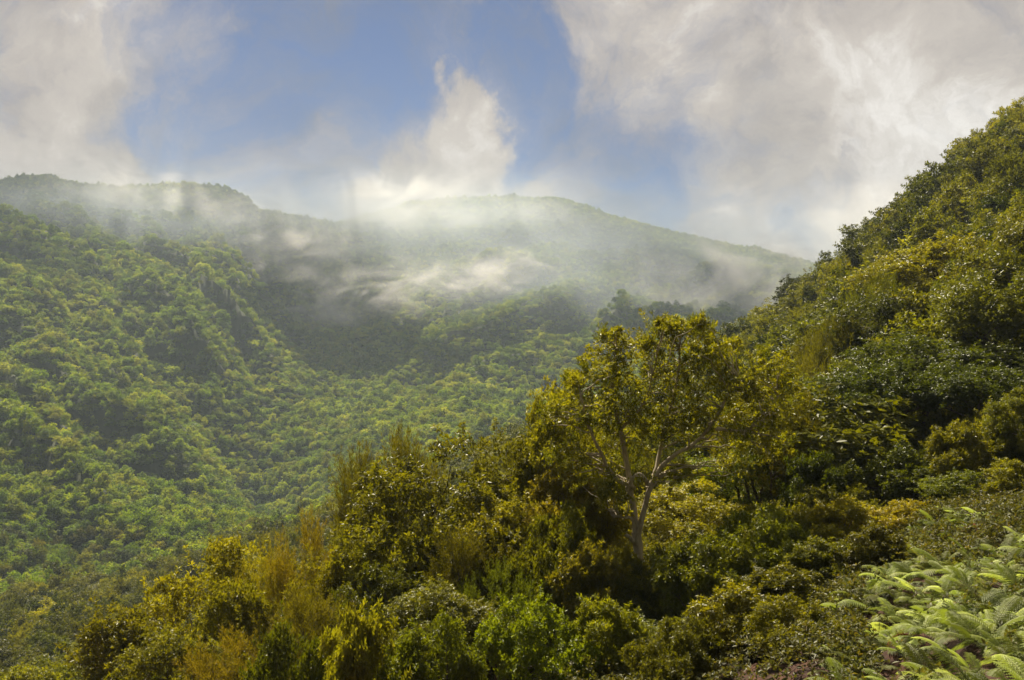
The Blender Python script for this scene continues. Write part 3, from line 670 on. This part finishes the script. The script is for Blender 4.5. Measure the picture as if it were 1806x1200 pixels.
def scatter(o, coll):
    g = bpy.data.node_groups.new(o.name+"_scatter", 'GeometryNodeTree')
    g.interface.new_socket("Geometry", in_out='INPUT', socket_type='NodeSocketGeometry')
    g.interface.new_socket("Geometry", in_out='OUTPUT', socket_type='NodeSocketGeometry')
    n = g.nodes; l = g.links
    gi = n.new('NodeGroupInput'); go = n.new('NodeGroupOutput'); ip = n.new('GeometryNodeInstanceOnPoints')
    ci = n.new('GeometryNodeCollectionInfo'); ci.inputs['Collection'].default_value = coll
    ci.inputs['Separate Children'].default_value = True; ci.inputs['Reset Children'].default_value = True
    def attr(nm, typ):
        q = n.new('GeometryNodeInputNamedAttribute'); q.data_type = typ; q.inputs['Name'].default_value = nm
        return [s for s in q.outputs if s.enabled and s.name == 'Attribute'][0]
    e2r = n.new('FunctionNodeEulerToRotation'); l.new(attr("turn", 'FLOAT_VECTOR'), e2r.inputs[0])
    l.new(gi.outputs[0], ip.inputs['Points']); l.new(ci.outputs[0], ip.inputs['Instance'])
    ip.inputs['Pick Instance'].default_value = True
    l.new(attr("pick", 'INT'), ip.inputs['Instance Index']); l.new(e2r.outputs[0], ip.inputs['Rotation'])
    l.new(attr("size", 'FLOAT_VECTOR'), ip.inputs['Scale']); l.new(ip.outputs[0], go.inputs[0])
    md = o.modifiers.new("scatter", 'NODES'); md.node_group = g
build_forest()

# ------------------------------------------------------------------ the fern bank
def frond_mesh(name, seed, mat, L=0.95, pairs=15, droop=0.5):
    rng = np.random.RandomState(seed); lv = Leaves()
    t = np.linspace(0, 1, 24)
    path = np.stack([L*(0.98*t-0.10*t**3), 0.05*L*np.sin(t*3+seed), L*(0.62*t-(0.25+0.45*droop)*t**2)], 1)
    tang = unit(np.gradient(path, axis=0))
    for sgn in (-1, 1):
        for k in range(pairs):
            u = 0.16+0.82*k/(pairs-1.0); i = min(int(u*23), 22)
            p = path[i]+(path[i+1]-path[i])*(u*23-i); tg = tang[i]
            side = unit(np.cross(tg, [0, 0, 1.0]))*sgn; up = np.cross(tg, side)*-sgn
            up = up if up[2] > 0 else -up
            ln = L*0.27*math.sin(math.pi*min(1, (0.10+0.9*(1-u))**0.9*0.62+0.05))*(1+0.1*rng.normal())
            ax = unit(side*0.9+tg*0.42-np.array([0, 0, 0.10]))
            m = 7 if ln > 0.12 else 4
            for sg in (-1, 1):
                v = (np.arange(m)+0.5)/m
                P = p+ax*(ln*v)[:, None]-np.array([0, 0, 0.10*ln])*(v**2)[:, None]
                q = unit(np.cross(up, ax))*sg
                A = np.repeat(unit(q+ax*0.55)[None], m, 0)
                lv.add(P, A, np.repeat(up[None], m, 0)+0.15*rng.normal(size=(m, 3)), ln*0.15*(1.1-v)+0.006, np.full(m, ln/m*0.7),
                       np.clip(rng.rand(m)*.5+0.25+.2*rng.normal(), 0, 1), fold=0.1)
            lv.add(p[None], ax[None], up[None], np.array([ln*1.05]), np.array([ln*0.10]), np.array([.6]), fold=0.05)
    V, Fq = tube(path, np.linspace(.008, .002, 24), 3)
    tri = np.concatenate([Fq[:, [0, 1, 2]], Fq[:, [0, 2, 3]]])
    lv.V.append(V); lv.F.append(tri+lv.n); lv.T.append(np.full(len(V), .9)); lv.n += len(V)
    return lv.mesh(name, (mat,))
FRONDS = [frond_mesh("frond", 200+k, FERN, 1.05, 18, (.25, .5, .8)[k % 3]) for k in range(4)]
DEAD = [frond_mesh("dead_frond", 230+k, WITHERED, .85, 12, 1.0) for k in range(2)]
def fern(x, y, s, nf, label, group, dead=False, color=(1, 1, 1)):
    e = bpy.data.objects.new("fern", None); COL.objects.link(e); e.location = (x, y, float(height(x, y))-.02); e.scale = (s, s, s*rnd.uniform(1.1, 1.7))
    e.rotation_euler = (0, 0, rnd.uniform(0, 6.28)); e['label'] = label; e['category'] = "fern"; e['group'] = group
    for k in range(nf):
        f = bpy.data.objects.new("frond", (DEAD if dead else FRONDS)[rnd.randrange(2 if dead else 4)]); COL.objects.link(f); f.parent = e
        f.rotation_euler = (rnd.gauss(0, .12), rnd.gauss(0.0 if not dead else .35, .18), k*6.283/nf+rnd.gauss(0, .25)); q = rnd.uniform(.75, 1.15); f.scale = (q, q, q)
        f.color = (*color, 1)
def fern_bank():
    spots = []; rng = random.Random(17)
    edge = lambda py: 1470-(py-900)*0.05
    tries = 0
    while len(spots) < 270 and tries < 9000:
        tries += 1
        y = rng.uniform(10.5, 26.0); px = rng.uniform(1440, 1860); x = px2x(px, y); z = float(height(x, y)); py = PYC-F*z/y
        lim = 1500 if y > 21 else 1485
        if px < lim+rng.uniform(-30, 40)+(0 if y < 21 else (y-21)*10): continue
        bare = fbm(np.array([x/2.2+5]), np.array([y/2.2]), 2)[0] > 0.06
        if bare and rng.random() < .8: continue
        if all((x-a)**2+(y-b)**2 > 0.36**2 for a, b, _ in spots): spots.append((x, y, px))
    spots.sort(key=lambda q: q[1])
    n = 0
    for (x, y, px) in spots:
        band = "along the bottom edge" if y < 14.5 else ("on the middle fern bank" if y < 18 else "on the upper fern bank")
        r = rng.random()
        if r < .3: col, cw = (1.8, 1.8, 1.8), "silvery pale"
        elif r < .7: col, cw = (1.25, 1.25, 1.0), "light green"
        else: col, cw = (.85, .8, .5), "yellow-green"
        side = "near the right edge" if px > 1690 else "beside the leafy shrubs" if px < 1560 else "midway across"
        fern(x, y, rng.uniform(.42, .74), rng.choice((5, 6, 7)), "%s arching fern %s, %s" % (cw, band, side), "%s ferns %s %s" % (cw, band, side), color=col)
    for k in range(48):
        y = rng.uniform(11, 30) if k < 22 else rng.uniform(20, 28); px = rng.uniform(1480, 1850) if k < 22 else rng.uniform(1640, 1830); x = px2x(px, y)
        fern(x, y, rng.uniform(.6, .9), 4, "withered rust-brown fern collapsed among the green ones" if k < 22 else "withered rust-brown fern on the bare bank below the dark hollow", "withered ferns", True)
fern_bank()
def undergrowth():
    rng = np.random.RandomState(31); n = 2600
    y = 27+58*rng.rand(n); px = rng.uniform(980, 1950, n); x = (px-PXC)/F*y
    k = ~((px > 1400) & (y < 30)) & ~((px > 1400) & (y < 40) & (rng.rand(n) < .8)); x = x[k]; y = y[k]; n = len(x); z = height(x, y)
    pc = bpy.data.collections.new("undergrowth_kinds")
    for nme in ("shrub_a", "shrub_b"):
        q = bpy.data.objects.new("undergrowth_"+nme, PROTO[nme][1]); q.color = (.6, .66, .55, 1); pc.objects.link(q)  # leaf colour darkened to paint in shade below the trees
    me = bpy.data.meshes.new("undergrowth"); me.vertices.add(n); me.vertices.foreach_set("co", np.stack([x, y, z-.1], 1).astype(np.float32).ravel())
    a = me.attributes.new("pick", 'INT', 'POINT'); a.data.foreach_set("value", rng.randint(0, 2, n).astype(np.int32))
    tv = np.zeros((n, 3), np.float32); tv[:, 2] = rng.uniform(0, 6.28, n)
    a = me.attributes.new("turn", 'FLOAT_VECTOR', 'POINT'); a.data.foreach_set("vector", tv.ravel())
    sc = (0.32+0.35*rng.rand(n))
    a = me.attributes.new("size", 'FLOAT_VECTOR', 'POINT'); a.data.foreach_set("vector", np.stack([sc, sc, sc*1.1], 1).astype(np.float32).ravel())
    o = link("undergrowth", me, kind="stuff", label="leafy undergrowth filling the shade beneath the hillside trees", category="undergrowth")
    scatter(o, pc)
undergrowth()
# low brambles and leafy ground cover that cannot be counted
def ground_cover():
    rng = np.random.RandomState(77); lv = Leaves(); n = 17000
    y = 8+30*rng.rand(n)**0.8; px = rng.uniform(850, 1900, n); x = (px-PXC)/F*y; z = height(x, y)
    dens = fbm(x/1.7, y/1.7, 2); k = (dens+0.35*rng.normal(size=n) > np.where(y > 18, -.45, 0.0)) & (((px < 1520) | (y > 21)) | (rng.rand(n) < .06))
    C = np.stack([x, y, z+0.16+0.3*rng.rand(n)], 1)[k]
    rosettes(rng, lv, C, 0.16+0.22*rng.rand(len(C)), 6, 4, .085, .040, upb=.9)
    link("brambles", lv.mesh("brambles", (BRAMBLE,)), kind="stuff", label="tangled low brambles and seedlings covering the soil below the shrubs", category="undergrowth")
ground_cover()

# ------------------------------------------------------------------ mist hanging on the far mountain
def mist_mat(name, dens, scale, lo, hi, seed, stretch=(1, 1, 1.6)):
    veil = dens < .008
    m = bpy.data.materials.new(name); m.use_nodes = True; t = NT(m.node_tree); t.n.clear()
    out = t.node('ShaderNodeOutputMaterial'); pv = t.node('ShaderNodeVolumePrincipled')
    pv.inputs['Color'].default_value = (.66, .74, .82, 1) if veil else (.94, .92, .89, 1); pv.inputs['Anisotropy'].default_value = 0.25
    oc = t.node('ShaderNodeTexCoord').outputs['Object']; pos = t.node('ShaderNodeNewGeometry').outputs['Position']
    q = t.vec('ADD', t.vec('MULTIPLY', pos, stretch), (seed*137.1, seed*51.7, seed*23.3))
    fall = t.range(t.vec('LENGTH', oc), 0.0, 0.98, 1.0, 0.0)
    nz = t.math('MULTIPLY_ADD', t.noise(q, scale, 8, 0.66, 1.5), 2.2, -0.60)
    v = t.math('ADD', nz, t.math('MULTIPLY', fall, 0.35))
    d = t.math('MULTIPLY', t.math('MULTIPLY', t.range(v, lo, hi), fall), dens)
    t.put(pv.inputs['Density'], d)
    t.l.new(pv.outputs[0], out.inputs['Volume'])
    return m
def mist(px, py, y, rx, rz, ry, dens, label, scale=.018, lo=.55, hi=.95, seed=1, tilt=0.0):
    import bmesh
    bm = bmesh.new(); bmesh.ops.create_icosphere(bm, subdivisions=3, radius=1.0); me = bpy.data.meshes.new("mist_bank"); bm.to_mesh(me); bm.free()
    me.materials.append(mist_mat("mist_vapour", dens, scale, lo, hi, seed))
    o = link("mist_bank", me, kind="stuff", label=label, category="mist")
    o.location = (px2x(px, y), y, py2z(py, y)); o.scale = (rx/F*y, ry, rz/F*y); o.rotation_euler = (0, tilt, 0)
    return o
MIST = [
 (700, 430, 1120, 1150, 150, 330, .0070, "thin grey mist lying over the whole upper mountain", .006, .10, 1.0, 9, 0.03),
 (1000, 500, 820, 640, 170, 130, .0050, "grey veil over the shaded middle of the far mountain", .008, .15, 1.0, 10, 0.05),
 (130, 395, 850, 600, 130, 150, .0075, "blue-grey veil over the left summit and its upper slope", .008, .12, 1.0, 11, 0.06),
 (720, 375, 1120, 270, 130, 120, .026, "bright cloud foot spilling over the saddle of the far ridge", .012, .55, 1.15, 1, 0.0),
 (640, 515, 760, 250, 90, 80, .044, "bright mist tongue low on the far mountain's middle", .020, .62, 1.15, 2, -.15),
 (850, 490, 780, 260, 70, 70, .036, "thin mist streak right of the bright tongue", .022, .64, 1.15, 3, -.10),
 (510, 440, 860, 220, 140, 80, .030, "ragged mist on the slope below the ridge notch", .020, .62, 1.15, 4, 0.2),
 (300, 365, 930, 400, 95, 80, .030, "warm mist veil across the left summit", .018, .58, 1.15, 5, .15),
 (960, 385, 1160, 280, 75, 90, .014, "mist curl on the right summit of the far ridge", .016, .60, 1.15, 6, .1),
 (1310, 510, 840, 300, 160, 90, .034, "mist filling the gap beside the right hillside", .013, .52, 1.15, 7, 0.1),
 (1560, 420, 1500, 260, 150, 130, .014, "pale mist veiling the distant peak", .010, .45, 1.0, 8, 0.0),
]
for a in MIST:
    mist(*a[:8], scale=a[8], lo=a[9], hi=a[10], seed=a[11], tilt=a[12])

# ------------------------------------------------------------------ unseen clouds added above the frame to shade the upper slopes
def cloud(tx, ty, k, rx, ry, rz, seed, label):
    import bmesh
    bm = bmesh.new(); bmesh.ops.create_icosphere(bm, subdivisions=5, radius=1.0)
    co = np.array([v.co for v in bm.verts]); rngc = np.random.RandomState(seed); a = rngc.uniform(0, 50)
    d = fbm(co[:, 0]*2.3+a, co[:, 1]*2.3+co[:, 2]*1.7, 5)
    for v, q in zip(bm.verts, d):
        f = 1+0.42*q; v.co = (v.co.x*f*rx, v.co.y*f*ry, v.co.z*f*rz*(1.0 if v.co.z > 0 else .55))
    me = bpy.data.meshes.new("cloud"); bm.to_mesh(me); bm.free()
    for p in me.polygons: p.use_smooth = True
    m = bpy.data.materials.new("shade_cloud_vapour"); m.use_nodes = True; t = NT(m.node_tree); t.n.clear(); pv = t.node('ShaderNodeVolumePrincipled')
    pv.inputs['Color'].default_value = (.97, .96, .95, 1); pv.inputs['Anisotropy'].default_value = 0.5
    oc = t.vec('MULTIPLY', t.node('ShaderNodeTexCoord').outputs['Object'], (1/rx, 1/ry, 1/rz))
    t.put(pv.inputs['Density'], t.range(t.vec('LENGTH', oc), 0.15, 1.15, 0.030, 0.0))
    t.l.new(pv.outputs[0], t.node('ShaderNodeOutputMaterial').inputs['Volume']); me.materials.append(m)
    o = link("cloud", me, kind="stuff", label=label, category="cloud")
    tz = float(height(tx, ty)); o.location = (tx+sdir.x*k, ty+sdir.y*k, tz+sdir.z*k)
for a in ((-470, 880, 720, 150, 150, 50, 1, "grey cloud above the left summit"), (-225, 970, 760, 110, 115, 45, 12, "grey cloud above the ridge notch"),
          (165, 1080, 800, 150, 160, 50, 3, "broad cloud above the right summit"), (430, 1060, 800, 140, 160, 50, 4, "cloud above the gap beside the right hillside"),
          (190, 720, 640, 105, 100, 40, 5, "small cloud over the middle of the valley"), (-330, 640, 560, 70, 60, 35, 6, "little cloud over the left slope")):
    cloud(*a)

# ------------------------------------------------------------------ even haze over the whole valley
def haze():
    V = [(sx*2600, y, z) for z in (-420, 285) for y in (-240, 2650) for sx in (-1, 1)]
    Fc = [(0, 2, 3, 1), (4, 5, 7, 6), (0, 1, 5, 4), (2, 6, 7, 3), (0, 4, 6, 2), (1, 3, 7, 5)]
    me = bpy.data.meshes.new("haze"); me.from_pydata(V, [], Fc)
    m = bpy.data.materials.new("haze_air"); m.use_nodes = True; t = NT(m.node_tree); t.n.clear()
    out = t.node('ShaderNodeOutputMaterial'); pv = t.node('ShaderNodeVolumePrincipled')
    pv.inputs['Color'].default_value = (.72, .86, 1.0, 1); pv.inputs['Density'].default_value = 0.00018; pv.inputs['Anisotropy'].default_value = 0.2
    t.l.new(pv.outputs[0], out.inputs['Volume']); me.materials.append(m)
    link("haze", me, kind="stuff", label="pale valley haze that fades the far slopes", category="haze")
haze()

# ------------------------------------------------------------------ look-alikes are told apart by their order in the row
def order_labels():
    words = ("leftmost", "second", "third", "fourth", "fifth", "sixth", "seventh", "eighth", "ninth", "tenth", "eleventh", "twelfth")
    rows = {}
    for o in scene.objects:
        if o.parent is None and 'label' in o and 'group' in o: rows.setdefault(o['label'], []).append(o)
    for lab, objs in rows.items():
        if not 2 <= len(objs) <= 12: continue
        objs.sort(key=lambda q: q.location.x/max(q.location.y, 1))
        for k, o in enumerate(objs):
            o['label'] = lab + (", leftmost of these" if k == 0 else (", rightmost of these" if k == len(objs)-1 else ", %s from left" % words[k]))
order_labels()
